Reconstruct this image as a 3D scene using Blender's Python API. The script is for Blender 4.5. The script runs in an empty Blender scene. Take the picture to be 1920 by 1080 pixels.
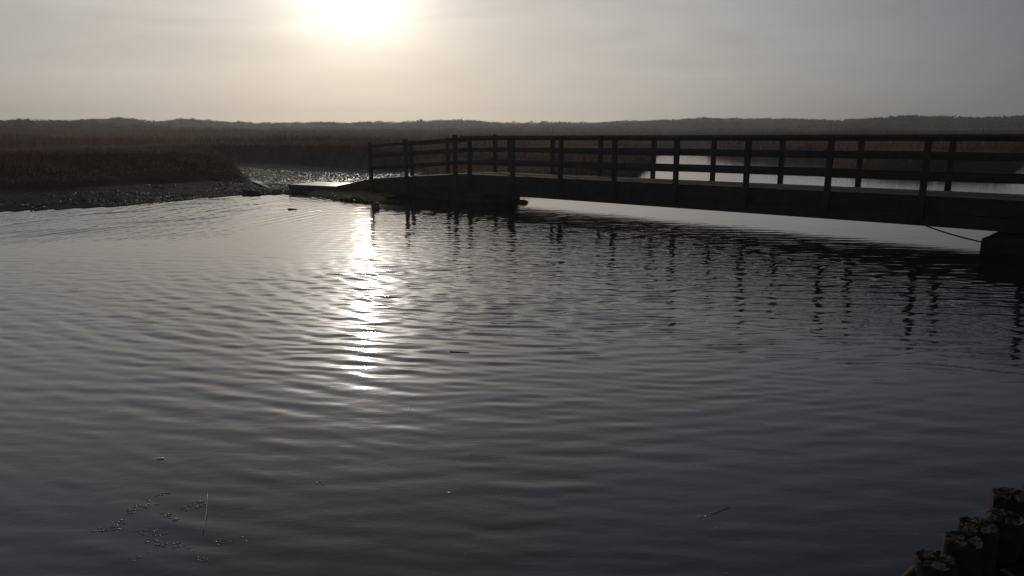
import bpy, math, random
import numpy as np
from mathutils import Vector, Matrix

random.seed(7); RNG = np.random.default_rng(11)
C = bpy.context.scene.collection
S = bpy.context.scene
R = math.radians

# ------------------------------------------------------------------ camera
EYE, PITCH, FPX = 1.95, 11.77, 1387.0
cam_d = bpy.data.cameras.new('camera'); cam = bpy.data.objects.new('camera', cam_d); C.objects.link(cam)
cam.location = (0, 0, EYE); cam.rotation_euler = (R(90 - PITCH), 0, 0)
cam_d.sensor_width = 36; cam_d.lens = FPX / 1920 * 36; cam_d.clip_start = 0.05; cam_d.clip_end = 6000
S.camera = cam

# ------------------------------------------------------------------ light
SUN_EL, SUN_AZ = 12.6, -11.4          # degrees above the horizon, degrees right of +Y
sun_vec = Vector((math.sin(R(SUN_AZ)) * math.cos(R(SUN_EL)), math.cos(R(SUN_AZ)) * math.cos(R(SUN_EL)), math.sin(R(SUN_EL))))
sl = bpy.data.lights.new('sun', 'SUN'); sl.energy = 5.0; sl.angle = R(0.6); sl.color = (1, .9, .76)
so = bpy.data.objects.new('sun', sl); C.objects.link(so)
so.rotation_euler = sun_vec.to_track_quat('Z', 'Y').to_euler()

class NT:
    """tiny node-tree helper"""
    def __init__(s, t): s.t = t
    def n(s, kind, **kw):
        nd = s.t.nodes.new(kind)
        for k, v in kw.items():
            if k.startswith('i_'):
                key = k[2:]; key = int(key) if key.isdigit() else key.replace('_', ' ')
                if hasattr(v, 'is_linked') or hasattr(v, 'links'): s.t.links.new(v, nd.inputs[key])
                else: nd.inputs[key].default_value = v
            else: setattr(nd, k, v)
        return nd
    def l(s, a, b): s.t.links.new(a, b)
    def m(s, op, a, b=0.0, c=0.0, clamp=False):
        nd = s.n('ShaderNodeMath', operation=op, use_clamp=clamp)
        for i, v in enumerate((a, b, c)):
            if hasattr(v, 'links'): s.l(v, nd.inputs[i])
            else: nd.inputs[i].default_value = v
        return nd.outputs[0]
    def mix(s, f, a, b, blend='MIX'):
        nd = s.n('ShaderNodeMix', data_type='RGBA', blend_type=blend)
        for i, v in ((0, f), (6, a), (7, b)):
            if hasattr(v, 'links'): s.l(v, nd.inputs[i])
            else: nd.inputs[i].default_value = v if i == 0 else (tuple(v) + (1,))[:4]
        return nd.outputs[2]
    def ramp(s, f, stops):
        nd = s.n('ShaderNodeValToRGB'); s.l(f, nd.inputs[0]); e = nd.color_ramp.elements
        while len(e) < len(stops): e.new(.5)
        for el, (p, c) in zip(e, stops): el.position = p; el.color = (tuple(c) + (1,))[:4] if hasattr(c, '__len__') else (c, c, c, 1)
        return nd.outputs[0]

w = bpy.data.worlds.new("World"); S.world = w; w.use_nodes = True
t = NT(w.node_tree); w.node_tree.nodes.clear()
sky = t.n('ShaderNodeTexSky', sky_type='NISHITA', sun_disc=False, sun_elevation=R(SUN_EL), sun_rotation=R(SUN_AZ), dust_density=1.0, air_density=1.0, ozone_density=1.0)
hs = t.n('ShaderNodeHueSaturation', i_Saturation=.6, i_Color=sky.outputs[0])
bg1 = t.n('ShaderNodeBackground', i_Color=hs.outputs[0], i_Strength=.05)
# the veil of thin high cloud that scatters the low sun
tc = t.n('ShaderNodeTexCoord')
nv = t.n('ShaderNodeVectorMath', operation='NORMALIZE', i_0=tc.outputs['Generated'])
dp = t.n('ShaderNodeVectorMath', operation='DOT_PRODUCT', i_0=nv.outputs[0]); dp.inputs[1].default_value = sun_vec
ang = t.m('MULTIPLY', t.m('ARCCOSINE', t.m('MINIMUM', dp.outputs['Value'], .999999)), 57.2958)
wide = t.m("MULTIPLY", t.m("EXPONENT", t.m("MULTIPLY", t.m("POWER", t.m("DIVIDE", ang, 38.0), 3.0), -1)), 3.15)
mid = t.m("MULTIPLY", t.m("EXPONENT", t.m("MULTIPLY", t.m("POWER", t.m("DIVIDE", ang, 8.5), 2.0), -1)), 1.8)
core = t.m("MULTIPLY", t.m("EXPONENT", t.m("DIVIDE", ang, -2.05)), 52.0)
sep = t.n('ShaderNodeSeparateXYZ'); t.l(nv.outputs[0], sep.inputs[0])
mp = t.n('ShaderNodeMapping'); t.l(nv.outputs[0], mp.inputs[0]); mp.inputs['Scale'].default_value = (1.6, 1.6, 11); mp.inputs['Rotation'].default_value = (R(3), R(-5), R(20))
cn = t.n('ShaderNodeTexNoise', i_Scale=1.7, i_Detail=7.0, i_Roughness=.58, i_Distortion=.6); t.l(mp.outputs[0], cn.inputs[0])
cl = t.m('MULTIPLY_ADD', t.m('SUBTRACT', cn.outputs[0], .5), .55, 1.0)
tot = t.m('ADD', t.m('ADD', wide, t.m('ADD', mid, core)), .55)
tot = t.m('MULTIPLY', tot, t.m('MULTIPLY', cl, t.m('SUBTRACT', 1.0, t.m('MULTIPLY', t.m('MULTIPLY_ADD', sep.outputs[2], 2.6, -.72, clamp=True), .72))))
tint = t.ramp(t.m('DIVIDE', ang, 60.0), [(0, (1, .885, .69)), (.2, (1, .90, .745)), (.45, (1, .945, .855)), (.8, (.94, .95, 1.02))])
upt = t.mix(t.m('MULTIPLY', sep.outputs[2], 2.2, clamp=True), (1, 1, 1), (.80, .885, 1.16))
col = t.mix(1.0, tint, upt, 'MULTIPLY')
bg2 = t.n('ShaderNodeBackground', i_Color=col, i_Strength=tot)
ad = t.n('ShaderNodeAddShader', i_0=bg1.outputs[0], i_1=bg2.outputs[0])
wo = t.n('ShaderNodeOutputWorld', i_Surface=ad.outputs[0])
w.cycles.sampling_method = 'MANUAL'; w.cycles.sample_map_resolution = 1024

S.view_settings.view_transform = 'Standard'; S.view_settings.look = 'None'
S.view_settings.exposure = -2.88; S.view_settings.gamma = 1
S.cycles.use_denoising = True; S.cycles.sample_clamp_indirect = 6; S.cycles.max_bounces = 6

# ------------------------------------------------------------------ helpers
def P(px, py, z=0.0):
    """where the sight line through a pixel of the photograph meets the height z"""
    a = R(PITCH); fw = np.array([0, math.cos(a), -math.sin(a)]); up = np.array([0, math.sin(a), math.cos(a)])
    r = FPX * fw + (px - 960) * np.array([1, 0, 0]) + (540 - py) * up
    q = np.array([0, 0, EYE]) + r * (z - EYE) / r[2]
    return float(q[0]), float(q[1])

def tag(o, label=None, cat=None, group=None, kind=None):
    for k, v in (('label', label), ('category', cat), ('group', group), ('kind', kind)):
        if v: o[k] = v
    return o

def mat(name, base, rough=.8, noise=None, scale=8, bump=0.0, spec=.5, metallic=0, bscale=None, stretch=(1, 1, 1)):
    m = bpy.data.materials.new(name); m.use_nodes = True
    t = NT(m.node_tree); b = m.node_tree.nodes['Principled BSDF']
    b.inputs['Roughness'].default_value = rough; b.inputs['Specular IOR Level'].default_value = spec; b.inputs['Metallic'].default_value = metallic
    tc = t.n('ShaderNodeTexCoord'); mp = t.n('ShaderNodeMapping'); t.l(tc.outputs['Object'], mp.inputs[0]); mp.inputs['Scale'].default_value = stretch
    n = t.n('ShaderNodeTexNoise', i_Scale=scale, i_Detail=6.0, i_Roughness=.65); t.l(mp.outputs[0], n.inputs[0])
    if noise: t.l(t.ramp(n.outputs[0], [(.32, base), (.68, noise)]), b.inputs['Base Color'])
    else: b.inputs['Base Color'].default_value = tuple(base) + (1,)
    if bump:
        n2 = t.n('ShaderNodeTexNoise', i_Scale=bscale or scale * 3, i_Detail=5.0); t.l(mp.outputs[0], n2.inputs[0])
        bp = t.n('ShaderNodeBump', i_Strength=1.0, i_Distance=bump); t.l(n2.outputs[0], bp.inputs['Height']); t.l(bp.outputs[0], b.inputs['Normal'])
    return m

def link(name, me, parent=None, m=None):
    if m: me.materials.append(m)
    o = bpy.data.objects.new(name, me); C.objects.link(o)
    if parent: o.parent = parent
    return o

def np_mesh(name, v, f, m=None, smooth=False, parent=None):
    """v (n,3), f (k,3 or 4) -> ONE mesh object"""
    me = bpy.data.meshes.new(name); v = np.ascontiguousarray(v, np.float32); f = np.ascontiguousarray(f, np.int32); k, s = f.shape
    me.vertices.add(len(v)); me.vertices.foreach_set('co', v.ravel())
    me.loops.add(k * s); me.loops.foreach_set('vertex_index', f.ravel())
    me.polygons.add(k); me.polygons.foreach_set('loop_start', np.arange(0, k * s, s, dtype=np.int32)); me.polygons.foreach_set('loop_total', np.full(k, s, np.int32))
    me.update(calc_edges=True)
    me.polygons.foreach_set('use_smooth', np.full(k, smooth))
    return link(name, me, parent, m)

def empty(name, loc=(0, 0, 0)):
    o = bpy.data.objects.new(name, None); o.empty_display_size = .2; C.objects.link(o); o.location = loc; return o

class MB:
    """collects solid pieces and links them as one mesh object"""
    def __init__(s): s.v = []; s.f = []
    def add(s, v, f):
        o = len(s.v); s.v += [tuple(map(float, q)) for q in v]; s.f += [tuple(i + o for i in q) for q in f]
    def hexa(s, v8): s.add(v8, [(0, 3, 2, 1), (4, 5, 6, 7), (0, 1, 5, 4), (1, 2, 6, 5), (2, 3, 7, 6), (3, 0, 4, 7)])
    def beam(s, p0, p1, wdt, hgt):
        """board from p0 to p1 (centre line of its top), wdt across, hgt down"""
        p0, p1 = Vector(p0), Vector(p1); d = (p1 - p0).normalized(); sd = Vector((-d.y, d.x, 0)).normalized() * wdt / 2; dn = Vector((0, 0, -hgt))
        s.hexa([p0 + sd + dn, p0 - sd + dn, p1 - sd + dn, p1 + sd + dn, p0 + sd, p0 - sd, p1 - sd, p1 + sd])
    def tube(s, pts, r, seg=8):
        pts = [Vector(p) for p in pts]; rr = r if hasattr(r, '__len__') else [r] * len(pts); o = len(s.v); v = []
        for i, p in enumerate(pts):
            d = (pts[min(i + 1, len(pts) - 1)] - pts[max(i - 1, 0)]).normalized()
            a = d.orthogonal().normalized(); b = d.cross(a)
            v += [p + (a * math.cos(k * 2 * math.pi / seg) + b * math.sin(k * 2 * math.pi / seg)) * rr[i] for k in range(seg)]
        f = [(i * seg + k, i * seg + (k + 1) % seg, (i + 1) * seg + (k + 1) % seg, (i + 1) * seg + k) for i in range(len(pts) - 1) for k in range(seg)]
        f += [tuple(range(seg - 1, -1, -1)), tuple((len(pts) - 1) * seg + k for k in range(seg))]
        s.add(v, f)
    def blob(s, c, r3, rotz=0, seg=8, rings=5, rough=.0):
        v = []; f = []; cz, sz = math.cos(rotz), math.sin(rotz)
        for i in range(rings + 1):
            th = math.pi * i / rings
            for k in range(seg):
                ph = 2 * math.pi * k / seg; q = 1 + random.uniform(-rough, rough)
                x, y, z = r3[0] * math.sin(th) * math.cos(ph) * q, r3[1] * math.sin(th) * math.sin(ph) * q, r3[2] * math.cos(th) * q
                v.append((c[0] + x * cz - y * sz, c[1] + x * sz + y * cz, c[2] + z))
        for i in range(rings):
            for k in range(seg): f.append((i * seg + k, (i + 1) * seg + k, (i + 1) * seg + (k + 1) % seg, i * seg + (k + 1) % seg))
        s.add(v, f)
    def build(s, name, m, parent=None, smooth=False, bevel=0):
        me = bpy.data.meshes.new(name); me.from_pydata(s.v, [], s.f); me.update()
        if smooth: me.polygons.foreach_set('use_smooth', [True] * len(me.polygons))
        o = link(name, me, parent, m)
        if bevel: b = o.modifiers.new('bevel', 'BEVEL'); b.width = bevel; b.segments = 2; b.limit_method = 'ANGLE'
        return o

def hashn(ix, iy, seed):
    h = (ix * 374761393 + iy * 668265263 + seed * 1274126177) & 0xffffffff
    h = ((h ^ (h >> 13)) * 1274126177) & 0xffffffff
    return ((h ^ (h >> 16)) & 0xffff) / 65535.0
def vnoise(x, y, seed=0):
    ix = np.floor(x).astype(np.int64); iy = np.floor(y).astype(np.int64); fx = x - ix; fy = y - iy
    fx = fx * fx * (3 - 2 * fx); fy = fy * fy * (3 - 2 * fy)
    a, b, c, d = hashn(ix, iy, seed), hashn(ix + 1, iy, seed), hashn(ix, iy + 1, seed), hashn(ix + 1, iy + 1, seed)
    return (a + (b - a) * fx) * (1 - fy) + (c + (d - c) * fx) * fy
def fbm(x, y, seed=0, o=4):
    s = 0; a = .5; tot = 0
    for k in range(o): s = s + a * vnoise(x * 2 ** k + 17 * k, y * 2 ** k - 9 * k, seed + k); tot += a; a *= .5
    return s / tot - .5
def sstep(a, b, x): q = np.clip((x - a) / (b - a), 0, 1); return q * q * (3 - 2 * q)
def sdist(x, y, poly):
    """signed distance to a closed polygon, negative inside"""
    p = np.array(poly, float); n = len(p); d = np.full(x.shape, 1e9); ins = np.zeros(x.shape, bool)
    for i in range(n):
        a, b = p[i], p[(i + 1) % n]; e = b - a; L = e @ e + 1e-12
        tt = np.clip(((x - a[0]) * e[0] + (y - a[1]) * e[1]) / L, 0, 1)
        d = np.minimum(d, np.hypot(x - a[0] - tt * e[0], y - a[1] - tt * e[1]))
        if a[1] != b[1]: ins ^= ((a[1] > y) != (b[1] > y)) & (x < e[0] * (y - a[1]) / e[1] + a[0])
    return np.where(ins, -d, d)
def axis(parts):
    a = [parts[0][0]]
    for (s0, s1, st) in parts: n = max(1, int(round((s1 - s0) / st))); a += list(np.linspace(s0, s1, n + 1)[1:])
    return np.array(a)
def grow(s, e, st, g):
    a = [s]; sg = 1 if e > s else -1
    while (e - a[-1]) * sg > 0: a.append(a[-1] + sg * st); st *= g
    return a[1:]
def grid_faces(nx, ny):
    i = np.arange(nx - 1)[None, :] + np.arange(ny - 1)[:, None] * nx
    return np.stack([i, i + 1, i + 1 + nx, i + nx], -1).reshape(-1, 4)

# ------------------------------------------------------------------ ground
WATER = [(-45, 4), (-30, 10), (-20, 15.2), (-13, 18.8), (-11.8, 19.5), (-10.6, 20.5), (-9.5, 23.0), (-8.7, 24.1), (-8.0, 24.4), (-7.1, 24.8),
         (-6.1, 23.8), (-5.1, 22.1), (-4.5, 21.45), (-4.0, 21.2), (-3.75, 21.7), (-4.0, 23.3), (-1.4, 22.4), (-.2, 22.5), (.0, 25.5), (.6, 28.5), (2.0, 31), (3.6, 32.6),
         (5.4, 34.4), (7.0, 40), (9.3, 50), (11.8, 62), (13.6, 73), (17.5, 92), (23, 112), (34, 133), (36, 131), (27, 108), (23, 90), (21.5, 78), (22.5, 66),
         (24.0, 57), (22.5, 50), (21, 45), (22, 41.5), (25.5, 40.8), (28.5, 42), (31, 46), (36, 54), (48, 68), (90, 90), (120, 60), (80, 25), (40, 12), (14, 8.2), (9, 6.3), (5.2, 4.5),
         (2.33, 3.02), (1.35, 2.2), (.4, 1.5), (-1, .5), (-4, -1.5), (-20, -6), (-50, -14)]
GRAVEL = [(-19, 46), (-14.5, 38), (-11.2, 31.5), (-9.6, 28.2), (-8.7, 25.0), (-6.3, 23.4), (-4.6, 21.2), (-3.6, 21.6), (-3.5, 23), (-1.2, 22.7), (.9, 22.6), (.6, 24.2), (-3.2, 26.2), (-3.8, 29), (-4.4, 34), (-6.0, 38), (-8.5, 40.5), (-13, 43.3)]
SKY_X = np.array([-600, 0, 70, 200, 240, 310, 370, 460, 560, 700, 880, 1000, 1110, 1150, 1350, 1440, 1530, 1580, 1650, 1750, 1850, 1920, 2500])
SKY_Y = np.array([226, 229, 226, 221, 222, 228, 223, 227, 227, 224, 226, 225, 225, 222, 222, 222, 223, 223, 221, 223, 224, 223, 225.])

def height(x, y, parts=False):
    dw = sdist(x, y, WATER); dg = sdist(x, y, GRAVEL)
    r = np.hypot(x, y); az = np.arctan2(x, np.maximum(y, .01))
    n1 = fbm(x * .35, y * .35, 3); n2 = fbm(x * 1.7, y * 1.7, 9); n3 = fbm(x * .045, y * .045, 5)
    left = sstep(-5, -7.5, x) * sstep(15, 18, y) * sstep(60, 45, y)
    d = np.maximum(dw, 0)
    # mud shelf on the left, steeper soil banks elsewhere
    shelf = np.minimum(.055 * d + .02 * np.sqrt(d), .24) + .25 * sstep(3.6, 5.2, d + n1 * 2.4) + .45 * sstep(4.5, 11.0, d + n1 * 2.4)
    bank = (.80 - .45 * sstep(8, 4, x) * sstep(46, 36, y)) * sstep(-.1, .8, d + n2 * .5) + .02 * d.clip(0, 1)
    z = shelf * left + bank * (1 - left)
    z = z + (n1 * .34 + n3 * .9) * sstep(4, 10, d) + n2 * .07 * sstep(.1, 1, d) + fbm(x * 5, y * 5, 71) * .07 * left * sstep(.05, .6, d)
    # the camera's own bank behind the piles
    near = sstep(14, 10, r)
    z = z * (1 - near) + (np.where(dw > .02, .27 + n2 * .05, 0)) * near
    # bare gravel inlet behind the ramp
    g = sstep(.9, -.3, dg) * sstep(-.1, .5, dw)
    zg = np.minimum(.10 + .006 * (-dg).clip(0), .07 * d + .02) + n2 * .03
    z = z * (1 - g) + zg * g
    # dunes: front slope up to a scrubby crest, then falling away
    px = 960 + FPX * np.tan(np.clip(az, -1.2, 1.2)) * .985
    el = (253.5 - np.interp(px, SKY_X, SKY_Y)) / FPX
    rc = 430 - 190 * sstep(500, 0, px) - 60 * sstep(1300, 1700, px)
    k = r / rc
    front = sstep(.52, 1.0, k + n3 * .16)
    crest = EYE + rc * el - .3 - .0088 * rc
    fl = fbm(x * .012, y * .012, 21) * 5 + fbm(x * .05, y * .05, 31) * 1.6
    z = z + (crest - .8) * front ** 1.3 * sstep(1.5, 1.05, k) + fl * front * sstep(.97, .8, k)
    z = z + (np.interp(r, [60, 250], [0, 1.5]) + fbm(x * .03, y * .03, 44) * 1.8 * sstep(50, 130, r) + fbm(x * .12, y * .07, 51) * .8 * sstep(28, 60, r) * sstep(.6, 3, d)) * (1 - front)
    # under water
    z = np.where(dw < 0, -.02 + dw * .5, z + .004)
    z = np.maximum(z, -1.2)
    if parts: return z, dw, dg, left, front, near
    return z

gx = axis([(-26, -14, .3), (-14, 3, .16), (3, 16, .4)])
gx = np.array(sorted(grow(-26, -950, .3, 1.035)) + list(gx) + grow(16, 950, .4, 1.035))
gy = axis([(-8, 1, .5), (1, 5, .08), (5, 18, .5), (18, 46, .16)])
gy = np.array(sorted(grow(-8, -60, .5, 1.2)) + list(gy) + grow(46, 950, .17, 1.03))
X, Y = np.meshgrid(gx, gy)
Z, DW, DG, LEFT, FRONT, NEAR = height(X, Y, True)
SAND = [(-40, 30), (-25, 30.5), (-20.6, 31.2), (-18.4, 32.6), (-19.5, 33.4), (-24, 34), (-40, 35)]
m = bpy.data.materials.new('ground'); m.use_nodes = True; t = NT(m.node_tree); b = m.node_tree.nodes['Principled BSDF']
at = t.n('ShaderNodeAttribute', attribute_name='zone'); sp = t.n('ShaderNodeSeparateColor'); t.l(at.outputs['Color'], sp.inputs[0])
geo = t.n('ShaderNodeNewGeometry')
n1 = t.n('ShaderNodeTexNoise', i_Scale=.6, i_Detail=8.0, i_Roughness=.7); t.l(geo.outputs['Position'], n1.inputs[0])
n2 = t.n('ShaderNodeTexNoise', i_Scale=9.0, i_Detail=6.0, i_Roughness=.7); t.l(geo.outputs['Position'], n2.inputs[0])
soil = t.ramp(n1.outputs[0], [(.35, (.045, .032, .022)), (.5, (.075, .05, .033)), (.68, (.10, .078, .05))])
mps = t.n('ShaderNodeMapping'); t.l(geo.outputs['Position'], mps.inputs[0]); mps.inputs['Scale'].default_value = (.7, 3.2, 1); mps.inputs['Rotation'].default_value = (0, 0, R(-22))
n3 = t.n('ShaderNodeTexNoise', i_Scale=1.3, i_Detail=6.0, i_Roughness=.6); t.l(mps.outputs[0], n3.inputs[0])
mud = t.ramp(t.m('ADD', t.m('MULTIPLY', n2.outputs[0], .4), t.m('MULTIPLY', n3.outputs[0], .6)), [(.40, (.010, .009, .008)), (.54, (.020, .018, .016)), (.62, (.038, .034, .026)), (.70, (.09, .08, .06))])
grav = t.ramp(n2.outputs[0], [(.35, (.10, .085, .07)), (.6, (.17, .145, .12)), (.8, (.26, .23, .2))])
dune = t.ramp(n1.outputs[0], [(.35, (.06, .055, .035)), (.6, (.10, .085, .055))])
c = t.mix(sp.outputs[0], soil, mud); c = t.mix(sp.outputs[1], c, grav); c = t.mix(sp.outputs[2], c, dune); c = t.mix(at.outputs['Alpha'], c, (.24, .20, .165))
t.l(c, b.inputs['Base Color'])
wet = t.m('POWER', t.m('MAXIMUM', t.m('MULTIPLY', sp.outputs[0], .3), sp.outputs[1]), 2.0)
t.l(t.m('MULTIPLY_ADD', wet, -.5, .95), b.inputs['Roughness'])
bp = t.n('ShaderNodeBump', i_Strength=1.0, i_Distance=.05); t.l(n2.outputs[0], bp.inputs['Height']); t.l(bp.outputs[0], b.inputs['Normal'])
t.l(t.m('MULTIPLY', wet, .45), b.inputs['Specular IOR Level'])
ground = np_mesh('ground', np.stack([X, Y, Z], -1).reshape(-1, 3), grid_faces(len(gx), len(gy)), m, True)
tag(ground, kind='structure')
ca = ground.data.color_attributes.new('zone', 'FLOAT_COLOR', 'POINT')
mudm = np.maximum(sstep(.3, -.3, DG) * sstep(26.5, 24.5, Y) * .6, 1.0 * sstep(4.6, 3.2, DW + fbm(X * .6, Y * .6, 2) * 2) * LEFT)
gm = sstep(24.5, 26.5, Y + .0 * X) * sstep(.5, -.5, DG + fbm(X * .8, Y * .8, 8) * 1.2)
ca.data.foreach_set('color', np.stack([mudm, gm, FRONT, sstep(.3, -.3, sdist(X, Y, SAND))], -1).astype(np.float32).ravel())

# ------------------------------------------------------------------ water
def ripples(x, y):
    z = np.zeros_like(x)
    r = np.random.default_rng(5)
    sp = lambda lo, hi, n: np.exp(r.uniform(math.log(lo), math.log(hi), n))
    # how rough each stretch of the creek is
    far = sstep(20.5, 23, y + .93 * x)
    calm_fg = .27 + .73 * sstep(3.6, 9.2, y)
    band = sstep(9.0, 12.0, y + .5 * x) * sstep(22.0, 19.4, y + .95 * x) * sstep(8.5, 5.5, x)
    fine = 1 - sstep(9, 14, y)
    # rings spreading over the pool
    wl = np.concatenate([sp(.11, .20, 22), sp(.20, .36, 20), sp(.5, .8, 4)])
    wgt_l = sstep(4.5, -.5, x - .12 * y) * (1 - .6 * far) * (.22 + .78 * sstep(14.0, 10.5, y - .25 * x))
    for L in wl:
        cx, cy = r.normal(1.2, 2.2), r.normal(14.5, 1.8); ph = r.uniform(0, 6.28); k = 6.283 / L
        rr = np.hypot(x - cx, y - cy)
        a = (.036 if L < .2 else .040 if L < .4 else .012) / k / 3.1 * (np.maximum(fine, .35) if L < .2 else 1)
        gate = (2.0 * vnoise(x * .7 + ph, y * 1.1 + ph, int(L * 1000))) ** 1.5
        z += a * np.sin(k * rr + ph) * wgt_l * calm_fg * gate
    # long low ripples coming down from the bridge
    wl = np.concatenate([sp(.12, .22, 20), sp(.22, .40, 18), sp(.6, 1.1, 4)])
    for L in wl:
        th = r.normal(.04, .26); ph = r.uniform(0, 6.28); k = 6.283 / L; kx, ky = math.sin(th) * k, math.cos(th) * k
        a = (.032 if L < .22 else .034 if L < .5 else .012) / k / 3.0
        gate = (2.0 * vnoise(x * .6 + ph, y * 1.0 + ph, int(L * 1000) + 7)) ** 1.5
        z += a * np.sin(kx * x + ky * y + ph) * calm_fg * (.50 + .65 * band - .35 * far) * gate * (1 - .72 * sstep(-.5, -3.0, x) * sstep(10.5, 13, y)) * (1 - .35 * sstep(5, 7, x))
    # the line pattern against the left bank
    lb = sstep(-4, -7.5, x) * sstep(12, 16.5, y - .15 * x - 1)
    for i in range(8):
        L = r.uniform(.20, .36); th = r.normal(1.22, .05); ph = r.uniform(0, 6.28); k = 6.283 / L
        z += .09 / k / 1.6 * np.sin(k * (math.sin(th) * x - math.cos(th) * y) + ph) * lb * (.3 + 1.4 * vnoise(x * .7 + ph, y * .35, i + 90))
    # short chop under the span
    for i in range(16):
        L = r.uniform(.08, .16); th = r.uniform(-.9, 1.1); ph = r.uniform(0, 6.28); k = 6.283 / L
        z += .024 / k / 1.6 * np.sin(k * (math.sin(th) * x + math.cos(th) * y) + ph) * band * sstep(6.5, 2, x) * sstep(-3.5, -1.5, x) * (.2 + 1.6 * vnoise(x * .8, y * .8, i + 60))
    nd = -((x + 1.45) * .6881 + (y - 22.13) * .7256); nd = np.where(x < -1.45, -((x + 1.45) * .484 + (y - 22.13) * .876), nd)
    return z * (.26 + .74 * sstep(.8, 4.0, nd) + .30 * sstep(0, -2, nd))
wx = np.array(sorted(grow(-16, -120, .1, 1.08)) + list(axis([(-16, 10.5, .04)])) + grow(10.5, 130, .1, 1.06))
wy = np.array([-20., -10, -5, -2, 0] + list(axis([(1, 8, .022), (8, 16, .03), (16, 26, .045)])) + grow(26, 140, .08, 1.03))
X, Y = np.meshgrid(wx, wy)
fade = sstep(-16, -15, X) * sstep(10.5, 9.5, X) * sstep(26, 24, Y)
Zw = ripples(X, Y) * fade
mw = bpy.data.materials.new('creek_water'); mw.use_nodes = True; t = NT(mw.node_tree); b = mw.node_tree.nodes['Principled BSDF']
b.inputs['Base Color'].default_value = (.007, .0078, .008, 1); b.inputs['Roughness'].default_value = .06; b.inputs['IOR'].default_value = 1.7
geo = t.n('ShaderNodeNewGeometry')
mp = t.n('ShaderNodeMapping'); t.l(geo.outputs['Position'], mp.inputs[0]); mp.inputs['Scale'].default_value = (1, 2.2, 1)
nz = t.n('ShaderNodeTexNoise', i_Scale=2.2, i_Detail=4.0); t.l(mp.outputs[0], nz.inputs[0])
bp = t.n('ShaderNodeBump', i_Strength=1.0, i_Distance=.003); t.l(nz.outputs[0], bp.inputs['Height'])
nf = t.n('ShaderNodeTexNoise', i_Scale=13.0, i_Detail=3.0); t.l(mp.outputs[0], nf.inputs[0])
bf = t.n('ShaderNodeBump', i_Strength=1.0, i_Distance=.00035); t.l(nf.outputs[0], bf.inputs['Height']); t.l(bp.outputs[0], bf.inputs['Normal']); t.l(bf.outputs[0], b.inputs['Normal'])
water = np_mesh('water', np.stack([X, Y, Zw], -1).reshape(-1, 3), grid_faces(len(wx), len(wy)), mw, True)
tag(water, kind='structure')

# ------------------------------------------------------------------ vegetation (nobody could count it)
def blades(pos, h, wd, nb, lean, rs):
    """tufts of pointed blades; pos (n,3), h (n,)"""
    n = len(pos); r = np.random.default_rng(rs)
    a = r.uniform(0, 6.28, (n, nb)); sp = r.uniform(.05, 1, (n, nb)) * lean; hh = h[:, None] * r.uniform(.55, 1.1, (n, nb))
    bx = pos[:, 0:1] + np.cos(a) * wd * 1.5 * r.uniform(0, 1, (n, nb)); by = pos[:, 1:2] + np.sin(a) * wd * 1.5 * r.uniform(0, 1, (n, nb))
    pa = r.uniform(0, 6.28, (n, nb)); wx_, wy_ = np.cos(pa) * wd * .5 , np.sin(pa) * wd * .5
    z0 = pos[:, 2:3] - .05 * hh
    v = np.stack([np.stack([bx - wx_, by - wy_, z0], -1), np.stack([bx + wx_, by + wy_, z0], -1),
                  np.stack([bx + np.cos(a) * sp * hh + .12 * hh, by + np.sin(a) * sp * hh, pos[:, 2:3] + hh], -1)], 2).reshape(-1, 3)
    return v, np.arange(len(v)).reshape(-1, 3)
def leafclumps(pos, rad, hgt, nl, size, rs):
    """bushes: many leaf clusters spread through an uneven crown"""
    n = len(pos); r = np.random.default_rng(rs)
    u = r.normal(size=(n, nl, 3)); u /= np.linalg.norm(u, axis=2, keepdims=True); u *= r.uniform(.45, 1.05, (n, nl, 1)) ** .6
    lob = 1 + .35 * np.sin(3 * np.arctan2(u[..., 1], u[..., 0]) + r.uniform(0, 6, (n, 1))) * r.uniform(.3, 1, (n, 1))
    c = pos[:, None, :] + u * np.stack([rad[:, None] * lob, rad[:, None] * lob, hgt[:, None] * .55 * np.ones_like(lob)], -1)
    c[..., 2] += hgt[:, None] * .45; c[..., 0] += (c[..., 2] - pos[:, None, 2]) * .35
    s = size[:, None, None] * r.uniform(.5, 1.3, (n, nl, 1))
    a = r.normal(size=(n, nl, 3)); a /= np.linalg.norm(a, axis=2, keepdims=True)
    bb = np.cross(a, r.normal(size=(n, nl, 3))); bb /= np.linalg.norm(bb, axis=2, keepdims=True)
    v = np.stack([c - a * s, c - bb * s * .55, c + a * s, c + bb * s * .55], 2).reshape(-1, 3)
    return v, np.arange(len(v)).reshape(-1, 4)
def in_view(x, y, mrg=.12): return np.abs(x) < y * (.70 + mrg) + 1.5

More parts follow.
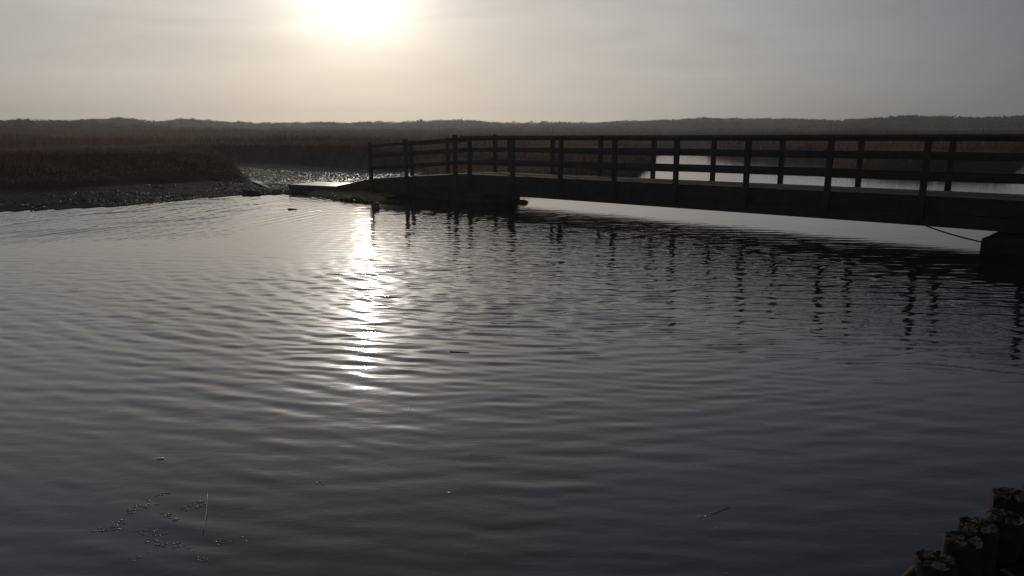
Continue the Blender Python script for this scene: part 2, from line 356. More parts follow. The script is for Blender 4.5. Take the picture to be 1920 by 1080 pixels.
def foliage_mat(name, a, b_, c_, sc):
    m = bpy.data.materials.new(name); m.use_nodes = True; t = NT(m.node_tree); b = m.node_tree.nodes['Principled BSDF']
    g = t.n('ShaderNodeNewGeometry'); n = t.n('ShaderNodeTexNoise', i_Scale=sc, i_Detail=4.0); t.l(g.outputs['Position'], n.inputs[0])
    n_b = t.n('ShaderNodeTexNoise', i_Scale=sc * .22, i_Detail=3.0); t.l(g.outputs['Position'], n_b.inputs[0])
    f = t.m('ADD', t.m('MULTIPLY_ADD', g.outputs['Random Per Island'], .35, t.m('MULTIPLY', n.outputs[0], .45)), t.m('MULTIPLY_ADD', n_b.outputs[0], 1.1, -.40))
    t.l(t.ramp(f, [(.3, a), (.52, b_), (.75, c_)]), b.inputs['Base Color']); b.inputs['Roughness'].default_value = .8; b.inputs['Specular IOR Level'].default_value = .0
    tr = t.n('ShaderNodeBsdfTranslucent'); t.l(b.inputs['Base Color'].links[0].from_socket, tr.inputs[0]); mx = t.n('ShaderNodeMixShader'); mx.inputs[0].default_value = .42
    t.l(b.outputs[0], mx.inputs[1]); t.l(tr.outputs[0], mx.inputs[2]); t.l(mx.outputs[0], m.node_tree.nodes['Material Output'].inputs[0])
    return m
M_grass = foliage_mat('dry_marsh_grass', (.06, .038, .028), (.14, .09, .062), (.30, .21, .14), .25)
M_reed = foliage_mat('russet_marsh', (.07, .04, .028), (.145, .084, .056), (.22, .14, .09), .05)
M_scrub = foliage_mat('dune_scrub', (.03, .032, .018), (.055, .055, .03), (.09, .08, .045), .04)

# near tufts
N = 95000; x = RNG.uniform(-34, 44, N); y = 19 + 46 * RNG.uniform(0, 1, N) ** 1.25
keep = in_view(x, y); x, y = x[keep], y[keep]; z, dw, dg, lf, fr, nr = height(x, y, True)
dens = np.where(lf > .5, sstep(3.7, 5.0, dw + fbm(x * .5, y * .5, 2) * 3), sstep(.05, .7, dw)) * np.where(y > 36, sstep(-.4, .3, dg), sstep(.2, .9, dg))
ramp_clear = ~((x > -8.6) & (x < 1.2) & (y < 26.4))
keep = (RNG.uniform(0, 1, len(x)) < dens * (.35 + .9 * vnoise(x * .5, y * .5, 77))) & (dw > .1) & ramp_clear & (sdist(x, y, SAND) > 0)
x, y, z, dw = x[keep], y[keep], z[keep], dw[keep]
hh = RNG.uniform(.12, .30, len(x)) * (.6 + .9 * vnoise(x * .3, y * .3, 5)) * np.where(x < -6, .35 + .65 * sstep(4, 9, dw), 1)
v, f = blades(np.stack([x, y, z], -1), hh, .035, 7, .55, 1)
tag(np_mesh('marsh_grass', v, f, M_grass), 'dry brown marsh grass covering the near banks', 'grass', kind='stuff')
# middle distance
N = 60000; r_ = 55 + 260 * RNG.uniform(0, 1, N) ** 1.35; az = RNG.uniform(-.70, .70, N); x, y = np.sin(az) * r_, np.cos(az) * r_
z, dw, dg, lf, fr, nr = height(x, y, True); keep = (dw > .3) & (RNG.uniform(0, 1, N) < .35 + .9 * vnoise(x * .06, y * .06, 12)); x, y, z, r_ = x[keep], y[keep], z[keep], r_[keep]
hh = RNG.uniform(.25, .6, len(x)) * (.7 + .8 * vnoise(x * .05, y * .05, 6)) * (1 + r_ / 500)
v, f = blades(np.stack([x, y, z], -1), hh, .16, 6, .9, 2)
tag(np_mesh('marsh_reeds', v, f, M_reed), 'russet marsh plants spreading over the flat land before the dunes', 'marsh plants', kind='stuff')
# scrub on the dunes
N = 7500; az = RNG.uniform(-.70, .70, N); pxx = 960 + FPX * np.tan(az) * .985; rc = 430 - 190 * sstep(500, 0, pxx) - 60 * sstep(1300, 1700, pxx)
kk = np.where(RNG.uniform(0, 1, N) < .45, RNG.normal(.99, .03, N), RNG.uniform(.55, 1.0, N)); x, y = np.sin(az) * rc * kk, np.cos(az) * rc * kk
z = height(x, y); q = vnoise(x * .03, y * .03, 3); keep = RNG.uniform(0, 1, N) < .30 + .9 * q; x, y, z, q, kk = x[keep], y[keep], z[keep], q[keep], kk[keep]
sz = RNG.uniform(.6, 1.25, len(x)) * (.6 + .9 * q) * (np.hypot(x, y) / 380)
v, f = leafclumps(np.stack([x, y, z - .2], -1), sz * 1.9, sz * 1.7, 34, sz * .42, 4)
tag(np_mesh('dune_scrub', v, f, M_scrub), 'dark windswept scrub covering the far dunes', 'scrub', kind='stuff')

# stones on the mud and in the gravel inlet
ico_v = np.array([(0, 0, 1), (.9, 0, .3), (.28, .85, .3), (-.72, .53, .3), (-.72, -.53, .3), (.28, -.85, .3), (.72, .53, -.3), (-.28, .85, -.3), (-.9, 0, -.3), (-.28, -.85, -.3), (.72, -.53, -.3), (0, 0, -1)])
ico_f = np.array([(0, 1, 2), (0, 2, 3), (0, 3, 4), (0, 4, 5), (0, 5, 1), (1, 6, 2), (2, 7, 3), (3, 8, 4), (4, 9, 5), (5, 10, 1), (6, 7, 2), (7, 8, 3), (8, 9, 4), (9, 10, 5), (10, 6, 1), (11, 7, 6), (11, 8, 7), (11, 9, 8), (11, 10, 9), (11, 6, 10)])
def stones(x, y, z, s, rs):
    r = np.random.default_rng(rs); n = len(x); a = r.uniform(0, 6.28, n); j = r.uniform(.6, 1.3, (n, 12, 1))
    q = ico_v[None] * j * s[:, None, None] * np.stack([r.uniform(.8, 1.5, n), r.uniform(.6, 1.1, n), r.uniform(.35, .8, n)], -1)[:, None]
    ca_, sa = np.cos(a)[:, None], np.sin(a)[:, None]
    v = np.stack([q[..., 0] * ca_ - q[..., 1] * sa + x[:, None], q[..., 0] * sa + q[..., 1] * ca_ + y[:, None], q[..., 2] + z[:, None]], -1)
    return v.reshape(-1, 3), (ico_f[None] + np.arange(n)[:, None, None] * 12).reshape(-1, 3)
M_stone = mat('wet_stone', (.028, .026, .024), .52, (.085, .076, .066), 9, .004, spec=.45)
M_gravel = mat('wet_gravel', (.17, .14, .12), .5, (.36, .31, .27), 5, .004)
M_algae = mat('green_algae', (.16, .145, .03), .5, (.36, .32, .10), 5, .01)
N = 34000; x = RNG.uniform(-17, -4.6, N); y = RNG.uniform(17.5, 29, N); z, dw, dg, lf, fr, nr = height(x, y, True)
keep = (dw > -.12) & (dw < 4.2) & (RNG.uniform(0, 1, N) < .8 * sstep(4.2, 2.0, dw) * sstep(.2, .65, vnoise(x * .9, y * 1.6, 41) + .12 * (x + 9).clip(-4, 4) * .5)) & (x < -5.6 + (y - 22) * .1)
x, y, z = x[keep], y[keep], z[keep]
v, f = stones(x, y, z, RNG.uniform(.014, .050, len(x)), 1)
tag(np_mesh('bank_stones', v, f, M_stone), 'dark wet stones and shells strewn over the mud shelf', 'stones', kind='stuff')
N = 52000; x = RNG.uniform(-19, -3, N); y = RNG.uniform(24.3, 46, N); z, dw, dg, lf, fr, nr = height(x, y, True)
keep = (dg < -.1) & (dw > .15); x, y, z = x[keep], y[keep], z[keep]
v, f = stones(x, y, z, RNG.uniform(.014, .042, len(x)) * (y / 30), 2)
tag(np_mesh('gravel_bed', v, f, M_gravel), 'pale wet gravel glinting in the inlet behind the ramp', 'gravel', kind='stuff')
N = 9000; tt = RNG.uniform(0, 1, N); x = -6.6 + 3.3 * tt; y = 24.4 - 2.8 * tt ** .8 + RNG.normal(.25, .5, N); z, dw, dg, lf, fr, nr = height(x, y, True)
keep = (dw > -.12) & (dw < 1.3) & (x < -3.7); x, y, z = x[keep], y[keep], z[keep]
v, f = stones(x, y, z + .02, RNG.uniform(.02, .06, len(x)), 3)
tag(np_mesh('algae_mat', v, f, M_algae), 'olive green algae over stones at the foot of the ramp', 'algae', kind='stuff')
N = 2600; x = RNG.uniform(-4, 7, N); y = RNG.uniform(26, 42, N); z, dw, dg, lf, fr, nr = height(x, y, True)
keep = (dw > .2) & (dw < 3.5) & (dg > .2); x, y, z = x[keep], y[keep], z[keep]
v, f = blades(np.stack([x, y, z], -1), RNG.uniform(.10, .2, len(x)), .05, 9, .8, 8)
M_green = foliage_mat('green_turf', (.05, .06, .015), (.09, .10, .025), (.14, .15, .045), .6)
tag(np_mesh('green_turf', v, f, M_green), 'strip of short green turf on the bank behind the bridge deck', 'turf', kind='stuff')

# ------------------------------------------------------------------ footbridge
M_wood = mat('dark_timber', (.030, .025, .021), .7, (.062, .051, .043), 5, .003, stretch=(1, 1, 1), bscale=40)
M_deck = mat('deck_planks', (.05, .036, .028), .8, (.10, .075, .058), 4, .004, bscale=35, spec=.18)
M_cap = mat('weathered_cap', (.045, .038, .033), .26, (.09, .08, .07), 7, .002, bscale=45)
M_conc = mat('stained_concrete', (.035, .032, .028), .8, (.08, .075, .065), 3, .012, bscale=9)
M_slab = mat('wet_slab', (.055, .05, .046), .17, (.10, .09, .08), 5, .0004, bscale=10)
M_slab.node_tree.nodes['Principled BSDF'].inputs['IOR'].default_value = 1.9
M_iron = mat('rusted_iron', (.035, .022, .016), .6, (.07, .04, .025), 30, .001, metallic=.4)

KN = Vector((-1.45, 22.13)); U = Vector((.7256, -.6881)); NRM = Vector((.6881, .7256))
UR = Vector((-.876, .484)).normalized(); NR = Vector((.484, .876)).normalized(); W = 1.5
ANRM = (NRM + NR).normalized(); FK = KN + ANRM * (W / ANRM.dot(NRM))
def zmain(s): return .79 + .0045 * min(s, 12.5)
def zramp(q): return float(np.interp(q, [0, 3.45, 4.95, 8], [.79, .555, .262, .255]))
def mp_(s, o=0.0, dz=0.0): p = KN + U * s + NRM * o; return Vector((p.x, p.y, zmain(s) + dz))
def rp_(q, o=0.0, dz=0.0): p = KN + UR * q + NR * o; return Vector((p.x, p.y, zramp(q) + dz))
SEND = 18.0; RLEN = 3.5; REND = 7.1
bridge = empty('footbridge', (3.5, 17.4, 0)); bpy.context.view_layer.update()
tag(bridge, 'dark timber footbridge with post and rail sides crossing the creek', 'footbridge')
def under(o): o.matrix_parent_inverse = bridge.matrix_world.inverted(); return o
inv = Matrix.Translation((-3.5, -17.4, 0))
def bb(mb, name, m, **k): return under(mb.build(name, m, bridge, **k))

# deck planks
mb = MB(); s = -.02; random.seed(3)
off_f = (FK - KN).dot(U)     # where the far edge of the span starts
while s < SEND:
    wd = .142; j = random.uniform(-.006, .006); a = [mp_(max(s, -.0), -.04 + j), mp_(s + wd, -.04 + j), mp_(s + wd, W + .04 + j), mp_(s, W + .04 + j)]
    v = [p + Vector((0, 0, -.045)) for p in a] + a; mb.hexa(v); s += wd + .010
bb(mb, 'deck', M_deck, bevel=.003)
mb = MB()   # ramp boards and the wedge at the bend
q = .02
while q < REND - 2.25:
    wd = .142; a = [rp_(q, -.04), rp_(q, W + .04), rp_(q + wd, W + .04), rp_(q + wd, -.04)]
    v = [p + Vector((0, 0, -.045)) for p in a] + a; v = [v[0], v[3], v[2], v[1], v[4], v[7], v[6], v[5]]; mb.hexa(v); q += wd + .01
k0 = Vector((KN.x, KN.y, .786)); f0 = mp_(0, W); f1 = rp_(0, W)
tri = [k0, Vector((f0.x, f0.y, .786)), Vector((f1.x, f1.y, .786))]
mb.add([p + Vector((0, 0, -.04)) for p in tri] + tri, [(0, 2, 1), (3, 4, 5), (0, 1, 4, 3), (1, 2, 5, 4), (2, 0, 3, 5)])
bb(mb, 'ramp_deck', M_deck, bevel=.003)
# side beams under the deck
for o in (.02, W - .02):
    mb = MB(); n = 6
    for i in range(n):
        s0, s1 = i * SEND / n, (i + 1) * SEND / n
        mb.beam(mp_(s0 + .003, o, -.048), mp_(s1 - .003, o, -.048), .12, .26); mb.beam(mp_(s0 + .003, o + (.03 if o < 1 else -.03), -.312), mp_(s1 - .003, o + (.03 if o < 1 else -.03), -.312), .14, .24)
    bb(mb, 'side_beam', M_wood, bevel=.006)
for s in np.arange(1.2, SEND - 1, 1.9):
    mb = MB(); mb.beam(mp_(s, .12, -.06), mp_(s, W - .12, -.06), .12, .28); bb(mb, 'cross_beam', M_wood)
for o in (.02, W - .02):
    mb = MB(); mb.beam(rp_(.02, o, -.048), rp_(3.44, o, -.048), .09, .30); mb.beam(rp_(3.45, o, -.048), rp_(REND - 2.22, o, -.048), .09, .22); bb(mb, 'ramp_beam', M_wood, bevel=.006)

# posts (each a part) and rails
def post_mesh(nm, top):
    mb = MB(); w2, d2 = .052, .046; rr = random.Random(5)
    mb.hexa([(-w2, -d2, -.43), (w2, -d2, -.43), (w2, d2, -.43), (-w2, d2, -.43), (-w2, -d2, top), (w2, -d2, top), (w2, d2, top), (-w2, d2, top)])
    me = bpy.data.meshes.new(nm); me.from_pydata(mb.v, [], mb.f); me.update(); me.materials.append(M_wood); return me
PM, PMT = post_mesh('post', 1.055), post_mesh('tall_post', 1.15)
def post(me, p, dirv, tilt):
    o = bpy.data.objects.new('post', me); C.objects.link(o); o.parent = bridge
    o.matrix_world = Matrix.Translation(p) @ Matrix.Rotation(math.atan2(dirv.y, dirv.x), 4, 'Z') @ Matrix.Rotation(tilt, 4, 'X'); under(o)
    b = o.modifiers.new('bevel', 'BEVEL'); b.width = .006; b.segments = 2
    o.matrix_parent_inverse = Matrix.Identity(4); o.matrix_basis = inv @ (Matrix.Translation(p) @ Matrix.Rotation(math.atan2(dirv.y, dirv.x), 4, 'Z') @ Matrix.Rotation(tilt, 4, 'X'))
SP = 1.713
rt = random.Random(8)
for i in range(10):
    for o in (-.10, W + .10): post(PM, mp_(.4 + SP * i, o), U, rt.uniform(-.022, .022))
for q in (.2, 2.0, 3.39): post(PMT, rp_(q, -.10), UR, rt.uniform(-.022, .022))
fq = (FK - KN).dot(UR)
for q in (.03, 1.785, 3.23): post(PMT, rp_(q + fq, W + .10), UR, rt.uniform(-.022, .022))
for side in (0, 1):
    o = -.03 if side == 0 else W + .03
    # the points where the rail lines of span and ramp meet
    kk = KN + ANRM * (o / ANRM.dot(NRM)); sk = (kk - KN).dot(U); qk = (kk - KN).dot(UR)
    for nm, top, hgt, wd, mm in (('top_rail', 1.062, .085, .05, M_wood), ('mid_rail', .765, .115, .045, M_wood), ('lower_rail', .39, .115, .045, M_wood)):
        mb = MB(); cuts = [sk + .003] + [.4 + SP * k for k in (2, 4, 6, 8)] + [SEND]
        for a, b_ in zip(cuts[:-1], cuts[1:]):
            jz, j2 = ((rt.uniform(-.011, .011), rt.uniform(-.011, .011)) if nm != 'top_rail' else (0, 0)); mb.beam(mp_(a + .003, o, top + jz), mp_(b_ - .003, o, top + j2), wd, hgt + rt.uniform(-.006, .006) * (nm != 'top_rail'))
        bb(mb, nm, mm, bevel=.004)
        mb = MB(); mb.beam(rp_(qk + .02, o, top + .0), rp_((3.52 if side == 0 else 3.32 + fq), o, top), wd, hgt)
        bb(mb, 'ramp_' + nm, mm, bevel=.004)
    mb = MB()
    oo = -.055 if side == 0 else W + .055
    for a, b_ in zip(cuts[:-1], cuts[1:]): mb.beam(mp_(a + .002, oo, 1.102), mp_(b_ - .002, oo, 1.102), .155, .034)
    bb(mb, 'rail_cap', M_cap, bevel=.004)

# sloping slab where the ramp meets the shore
mb = MB(); a, b2 = REND - 2.15, REND
p = [rp_(a, -.06), rp_(b2, -.02), rp_(b2 + .1, W + .05), rp_(a, W + .06)]
for i, zz in enumerate((.262, .258, .258, .262)): p[i].z = zz
lo = [Vector((q.x, q.y, q.z - .14)) for q in p]; mb.hexa([lo[0], lo[3], lo[2], lo[1], p[0], p[3], p[2], p[1]])
slab = mb.build('ramp_slab', M_slab, None, bevel=.01); tag(slab, 'wet shining slab at the landward foot of the bridge ramp', 'slab')

# dark wall carrying the ramp and the near end of the span
ab = empty('abutment', (-2, 22.4, 0)); tag(ab, 'dark solid abutment wall under the ramp end of the footbridge', 'abutment')
def ba(mb, name, m, **k): o = mb.build(name, m, ab, **k); o.location = (2, -22.4, 0); return o
mb = MB()
def prism(pts, z0, z1):
    n = len(pts); z1 = z1 if hasattr(z1, '__len__') else [z1] * n
    mb.add([(p.x, p.y, z0) for p in pts] + [(p.x, p.y, z) for p, z in zip(pts, z1)], [tuple(range(n - 1, -1, -1)), tuple(range(n, 2 * n))] + [(i, (i + 1) % n, n + (i + 1) % n, n + i) for i in range(n)])
pts = [rp_(REND - .3, .12), rp_(.0, .12), rp_(.0, W - .12), rp_(REND - .3, W - .12)]
zt = [zramp(REND) - .11, .45, .45, zramp(REND) - .11]
prism([rp_(REND - .5, .10), rp_(4.9, .10), rp_(3.4, .10), mp_(0, .10), mp_(0, W - .1), rp_(0, W - .1), rp_(3.4, W - .1), rp_(4.9, W - .1), rp_(REND - .5, W - .1)], -1.0, [.11, .11, .30, .47, .47, .47, .30, .11, .11])
ba(mb, 'ramp_wall', M_conc)
mb = MB(); prism([mp_(.01, -.10), mp_(.84, -.10), mp_(.84, W + .1), mp_(.01, W + .1)], -1.0, .23)
ba(mb, 'bearing_block', M_conc, bevel=.03)
mb = MB()
for k in range(24):   # upright boards facing the water
    q = .08 + k * .235
    j = rt.uniform(-.012, .012); zt_ = zramp(q) - .36 + rt.uniform(-.03, .02)
    if q < REND - 2.4: a_, b_ = rp_(q, .03 + j), rp_(q + .225, .03 + j); mb.hexa([Vector((p.x, p.y, z)) for z in (-.9, zt_) for p in (b_, a_, a_ + Vector((NR.x, NR.y, 0)) * .06, b_ + Vector((NR.x, NR.y, 0)) * .06)])
ba(mb, 'board_facing', M_wood, bevel=.004)

# pier at the right hand side of the view
def rough_block(name, pts, z0, z1, bev, amp, m, sub=.09):
    """concrete block with worn corners"""
    import bmesh
    bm = bmesh.new(); vs = [bm.verts.new((p.x, p.y, z0)) for p in pts]; f = bm.faces.new(vs); r = bmesh.ops.extrude_face_region(bm, geom=[f])
    for v_ in r['geom']:
        if isinstance(v_, bmesh.types.BMVert): v_.co.z = z1
    bmesh.ops.recalc_face_normals(bm, faces=bm.faces)
    bmesh.ops.bevel(bm, geom=[e for e in bm.edges], offset=bev, segments=3, affect='EDGES', profile=.5)
    for _ in range(4):
        lg = [e for e in bm.edges if e.calc_length() > sub * 2]
        if lg: bmesh.ops.subdivide_edges(bm, edges=lg, cuts=1, use_grid_fill=True)
    bmesh.ops.triangulate(bm, faces=[f for f in bm.faces if len(f.verts) > 4])
    bm.normal_update()
    co = np.array([v_.co[:] for v_ in bm.verts]); n_ = fbm((co[:, 0] + co[:, 2]) * 5, (co[:, 1] - co[:, 2]) * 5, 4)
    for v_, q in zip(bm.verts, n_): v_.co += v_.normal * float(q) * amp
    me = bpy.data.meshes.new(name); bm.to_mesh(me); bm.free(); return link(name, me, None, m)
M_pier = mat('wet_black_concrete', (.012, .011, .010), .75, (.03, .028, .025), 3, .010, bscale=9)
pier = rough_block('bridge_pier', [mp_(13.5, -.62), mp_(15.6, -.62), mp_(15.6, W + .5), mp_(13.5, W + .5)], -1.2, .235, .045, .035, M_pier)
tag(pier, 'black worn concrete pier standing in the water under the right part of the span', 'pier')
mb = MB(); p0 = mp_(12.5, -.06); p0.z = .30; p1 = mp_(13.53, -.62); p1.z = .16
mb.tube([p0.lerp(p1, i / 6) + Vector((0, 0, -.02 * math.sin(math.pi * i / 6))) for i in range(7)], .013)
tag(mb.build('cable', M_iron), 'thin dark cable slanting from the span down to the pier', 'cable')

# ------------------------------------------------------------------ wooden piles at the lower right
import bmesh
M_end = mat('worn_end_grain', (.016, .011, .008), .85, (.11, .078, .054), 45, .009, bscale=120, spec=.3)
M_pile = mat('weathered_pile', (.014, .010, .007), .85, (.06, .042, .03), 22, .006, bscale=60)
def pile(px, py, top, rad, label, seed, tilt=(0, 0)):
    r = random.Random(seed); x, y = P(px, py, top); seg = 28; v = []; f = []
    zs = [-.55, -.2, 0, .12, .22, .30, .36, top - .035, top - .012, top]; zs = [q for q in zs if q <= top]
    sc = [1.03, 1, .99, 1, .98, 1, 1, 1.0, .99, .93][-len(zs):]
    lob = [(r.uniform(.01, .04), r.randint(2, 6), r.uniform(0, 6)) for _ in range(4)]
    for z_, s_ in zip(zs, sc):
        for k in range(seg):
            a = 2 * math.pi * k / seg; q = 1 + sum(A * math.sin(n * a + p) for A, n, p in lob) + r.uniform(-.012, .012)
            v.append((x + rad * s_ * q * math.cos(a) + tilt[0] * z_, y + rad * s_ * q * math.sin(a) + tilt[1] * z_, z_ + (r.uniform(-.005, .004) if z_ > top - .006 else 0)))
    nr_ = len(zs)
    for i in range(nr_ - 1):
        for k in range(seg): f.append((i * seg + k, i * seg + (k + 1) % seg, (i + 1) * seg + (k + 1) % seg, (i + 1) * seg + k))
    base = (nr_ - 1) * seg; prev = base      # worn, cracked end grain
    for s_ in (.8, .58, .36, .16):
        st = len(v)
        for k in range(seg):
            a = 2 * math.pi * k / seg; v.append((x + rad * .93 * s_ * math.cos(a) + tilt[0] * top, y + rad * .93 * s_ * math.sin(a) + tilt[1] * top, top + .010 * math.sin(a * 1.0 + lob[0][2]) * s_ + r.uniform(-.003, .003) - (.016 if math.sin(a * 3 + lob[1][2]) > .93 else 0)))
        for k in range(seg): f.append((prev + k, prev + (k + 1) % seg, st + (k + 1) % seg, st + k))
        prev = st
    v.append((x + tilt[0] * top, y + tilt[1] * top, top + .002)); f += [(prev + k, prev + (k + 1) % seg, len(v) - 1) for k in range(seg)]
    me = bpy.data.meshes.new('wooden_pile'); me.from_pydata(v, [], f); me.update()
    me.materials.append(M_pile); me.materials.append(M_end); me.polygons.foreach_set('material_index', [0 if i < (nr_ - 1) * seg else 1 for i in range(len(me.polygons))]); me.update()
    o = bpy.data.objects.new('wooden_pile', me); C.objects.link(o); tag(o, label, 'pile', 'wooden piles edging the near bank'); return o
for i, (px, py, tp, rd, lb) in enumerate([
        (1768, 1050, .43, .072, 'broad flat topped pile at the near end of the standing row, beside the fallen stake'),
        (1810, 1014, .44, .070, 'second pile of the near bank row, counted from the fallen stake'),
        (1842, 986, .45, .070, 'third pile of the near bank row, counted from the fallen stake'),
        (1874, 963, .44, .068, 'fourth pile of the near bank row, set lower than the tall one behind it'),
        (1908, 928, .47, .070, 'tall split topped pile cut by the right edge of the picture'),
        (1940, 906, .50, .066, 'farthest pile of the row, only its edge showing at the right border')]):
    pile(px, py, tp, rd, lb, 20 + i, (random.uniform(-.05, .05), random.uniform(-.05, .05)))
mb = MB(); a = P(1702, 1088, .30); b_ = P(1738, 1062, .40)
mb.tube([(a[0] - .05, a[1] - .05, .18), (a[0], a[1], .28), ((a[0] + b_[0]) / 2, (a[1] + b_[1]) / 2, .345), (b_[0], b_[1], .385)], [.034, .036, .034, .026], 12)
tag(mb.build('fallen_stake', M_pile, smooth=True), 'slanting stake leaning against the first pile of the near bank row', 'stake')
mb = MB(); rs = random.Random(3)
for (px, py) in ((1910, 1002), (1853, 1052)):
    x, y = P(px, py, .31)
    for k in range(3): mb.blob((x + rs.uniform(-.02, .02), y + rs.uniform(-.01, .01), .30), (.012, .006, .004), rs.uniform(0, 3))
M_leaf = mat('pale_leaf', (.30, .26, .18), .6, (.45, .40, .30), 30)
tag(mb.build('leaf_litter', M_leaf), 'few pale dead leaves on the dark soil behind the piles', 'leaves', kind='stuff')

# ------------------------------------------------------------------ shore things
mb = MB(); x, y = P(484, 366, .0)
mb.tube([(x - .65, y + .5, .13), (x - .3, y + .24, .09), (x, y, .05), (x + .07, y - .08, .02)], [.06, .08, .085, .06], 12)
tag(mb.build('log', M_wood, smooth=True), 'short dark log lying at the water edge below the left bank', 'log')
mb = MB(); a = P(425, 318.5, .34); b_ = P(503, 353, .12)
pts = [Vector((a[0], a[1], .36)).lerp(Vector((b_[0], b_[1], .14)), i / 8) + Vector((.06 * math.sin(i), 0, .012 * math.sin(i * 2.1))) for i in range(9)]
for p0, p1 in zip(pts[:-1], pts[1:]): mb.beam(p0, p1, .14, .22)
tag(mb.build('edging_board', M_wood, bevel=.01), 'long dark edging board between the grassy mound and the gravel inlet', 'edging')
mb = MB(); x, y = P(705, 391, 0); mb.tube([(x, y, -.4), (x, y, .05), (x + .01, y, .15), (x + .012, y, .165)], [.085, .085, .08, .06], 12)
M_stub = mat('grey_stump', (.10, .095, .09), .6, (.2, .19, .17), 12, .004)
tag(mb.build('stump', M_stub, smooth=True), 'short grey stump standing in the shallows in front of the ramp wall', 'stump')
mb = MB(); x, y = P(984, 381, 0); mb.blob((x - .04, y + .1, -.01), (.15, .12, .10), .3, 12, 8, .15)
M_moss = mat('mossy_rock', (.03, .03, .012), .7, (.14, .13, .04), 14, .012)
tag(mb.build('rock', M_moss), 'mossy rock in the water at the corner of the abutment', 'rock')

# ------------------------------------------------------------------ things floating on the pool
M_weed = mat('bladder_weed', (.16, .14, .11), .26, (.75, .70, .60), 90, spec=1.0)
M_weed.node_tree.nodes['Principled BSDF'].inputs['IOR'].default_value = 1.8
M_pale = mat('pale_float', (.74, .72, .66), .27, (.9, .88, .83), 60, spec=1.0, metallic=.9)      # pearly wet shell
M_straw = mat('pale_straw', (.22, .19, .15), .45, (.38, .34, .28), 40)
def wz(x, y): return float(ripples(np.array([[x]]), np.array([[y]]))[0, 0])      # height of the rippled surface
CL = [((174, 231, 981, 1002), 34, 'densest seaweed clump, at the left end of the floating patch'), ((240, 280, 939, 966), 30, 'seaweed clump at the upper left of the floating patch'),
      ((282, 301, 941, 954), 7, 'small seaweed clump beside the clump at the upper left'), ((291, 313, 923, 932), 5, 'sparse seaweed tuft at the very top of the floating patch'),
      ((299, 331, 960, 978), 16, 'seaweed clump in the middle of the floating patch'), ((341, 386, 938, 960), 30, 'dark arched seaweed clump touching the floating stem'),
      ((244, 313, 986, 1010), 26, 'long loose seaweed clump left of the lower middle of the patch'), ((272, 333, 1009, 1029), 24, 'slanting seaweed clump along the bottom of the patch'),
      ((243, 278, 1034, 1055), 7, 'faint seaweed scraps nearest the lower left corner'), ((336, 376, 1020, 1040), 12, 'beaded seaweed strand below the floating stem'),
      ((364, 405, 1043, 1057), 14, 'lowest beaded seaweed strand of the floating patch'), ((405, 462, 999, 1029), 18, 'scattered seaweed beads at the right end of the patch'),
      ((208, 243, 972, 986), 10, 'thin seaweed chain joining the left and upper clumps'), ((1305, 1329, 962, 974), 12, 'small seaweed tangle at the tip of the lone twig')]
for ci, ((x0, x1, y0, y1), n, lb) in enumerate(CL):
    mb = MB(); r = random.Random(ci); slope = -1 if ci in (0, 1, 5, 8, 11, 12, 13, 2, 3) else .9
    for k in range(n):
        u_ = r.random(); v_ = (1 - u_ if slope < 0 else u_) * .45 + r.random() * .55
        x, y = P(x0 + (x1 - x0) * u_, y0 + (y1 - y0) * v_); L = r.uniform(.0035, .0105) * (.75 if ci in (9, 10, 11) else 1)
        h0 = wz(x, y); mb.blob((x, y, h0 + .0004), (L, L * .46, L * .34), r.gauss(.5, .35), 10, 6)
        if r.random() < .35: mb.blob((x + L * 1.1, y + L * .5, h0 + .0008), (L * .5, L * .4, L * .4), .5, 6, 4)
    tag(mb.build('seaweed_clump', M_weed, smooth=True), lb, 'seaweed', 'seaweed scraps afloat on the near water')
def stick(name, a, b_, rad, m, label, cat, z=.006, head=0, sag=.0):
    (ax, ay), (bx, by) = P(*a), P(*b_); mb = MB()
    mb.tube([(ax + (bx - ax) * i / 8 + sag * math.sin(i / 8 * 3.14), ay + (by - ay) * i / 8 + sag * .5 * math.sin(i / 8 * 3.14), z) for i in range(9)], [rad * (1 - .03 * i) for i in range(9)], 6)
    if head: mb.blob((ax, ay, z), (head * .8, head * 1.3, head * .7), 0)
    return tag(mb.build(name, m, smooth=True), label, cat)
stick('plant_stem', (389, 927), (381, 1003), .0024, M_straw, 'pale stem with a bright bud floating beside the arched seaweed clump', 'stem', head=.006, sag=.004)
stick('twig', (1369, 950), (1331, 965), .0024, M_weed, 'lone dark twig floating in the lower right water', 'twig')
stick('reed_stalk', (881, 853), (947, 857), .0013, M_straw, 'thin pale stalk floating level in the middle of the near water', 'stalk')
stick('floating_stick', (844, 660), (880, 662), .008, M_wood, 'dark thin stick floating at the end of the sun glitter', 'stick', z=.001)
stick('driftwood', (540, 393), (556, 393.5), .02, M_wood, 'dark scrap of driftwood afloat off the left bank', 'driftwood', z=.015)
SH = [(300, 861, .021, 'largest pale shell afloat above the seaweed patch'), (767, 766, .009, 'small pale shell afloat below the sun glitter'), (842, 924, .010, 'bright pale shell afloat in the lower middle of the water'), (1350, 743, .010, 'pale scrap afloat highest on the right hand water')]
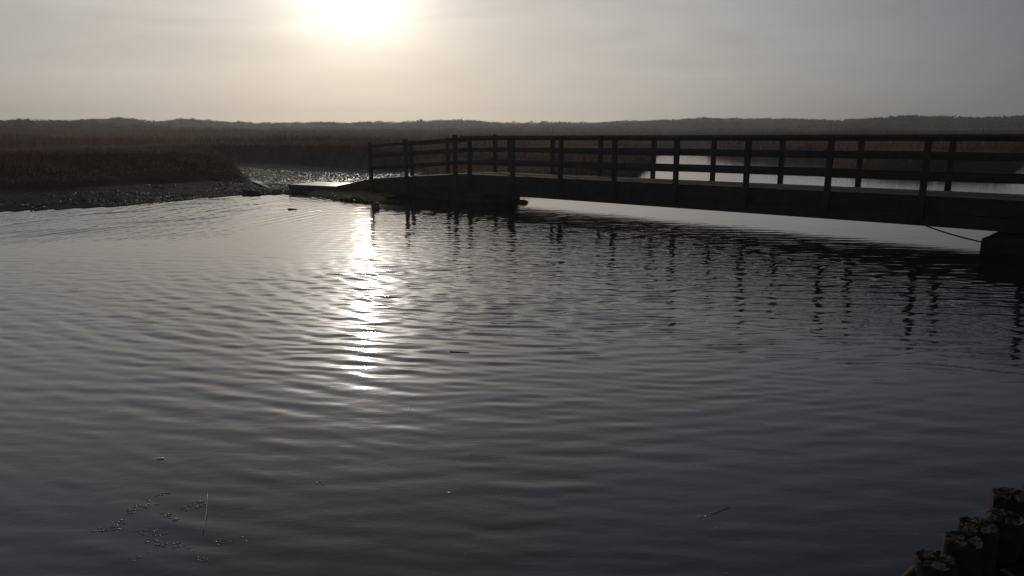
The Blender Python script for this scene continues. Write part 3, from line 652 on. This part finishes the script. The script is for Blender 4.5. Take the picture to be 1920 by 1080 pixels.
for i, (px, py, L, lb) in enumerate(SH):
    x, y = P(px, py); mb = MB(); mb.blob((x, y, wz(x, y) + .001), (L, L * .5, L * .30), .25, 14, 8); mb.blob((x + L * .7, y + L * .12, wz(x, y) + .002), (L * .35, L * .3, L * .3), .2, 10, 6)
    tag(mb.build('floating_shell', M_pale, smooth=True), lb, 'shell', 'pale shells afloat on the near water')
FL = [(300, 848), (268, 825), (754, 757), (634, 760), (674, 778), (712, 827), (727, 879), (584, 887), (709, 912), (857, 866), (857, 918), (941, 929), (568, 959), (717, 955), (674, 967), (872, 1039), (1029, 846), (1064, 821), (1578, 812), (1342, 990), (1098, 722), (1720, 1002), (1362, 1075), (915, 950)]
for i, (px, py) in enumerate(FL):
    x, y = P(px, py); mb = MB(); L = random.uniform(.0028, .0045); mb.blob((x, y, wz(x, y) + .001), (L, L * .7, L * .6), 0, 8, 5)
    tag(mb.build('foam_fleck', M_pale, smooth=True), 'tiny white fleck of foam dotting the near dark water', 'foam fleck', 'white flecks dotted over the near water')
mb = MB(); rs = random.Random(9)
for (px, py, q) in ((594, 906, 1.5), (601, 902, 1), (602, 906, 1.3), (609, 903, .8), (606, 908, .9)):
    x, y = P(px, py); mb.blob((x, y, wz(x, y) + .001), (.006 * q, .0035 * q, .003 * q), rs.uniform(0, 2), 8, 5)
tag(mb.build('foam_cluster', M_pale, smooth=True), 'tight cluster of white bubbles between the seaweed patch and mid water', 'foam')

# ------------------------------------------------------------------ the thin sea haze
mb = MB(); mb.hexa([(-900, -80, -2.4), (900, -80, -2.4), (900, 900, -2.4), (-900, 900, -2.4), (-900, -80, 30), (900, -80, 30), (900, 900, 30), (-900, 900, 30)])
mh = bpy.data.materials.new('haze'); mh.use_nodes = True; t = NT(mh.node_tree); mh.node_tree.nodes.clear()
pv = t.n('ShaderNodeVolumePrincipled'); pv.inputs['Color'].default_value = (.93, .94, .96, 1); pv.inputs['Density'].default_value = .0009; pv.inputs['Anisotropy'].default_value = .5
ot = t.n('ShaderNodeOutputMaterial', i_Volume=pv.outputs[0])
tag(mb.build('haze', mh), 'thin pale haze lying over the marsh and dunes', 'haze', kind='stuff')
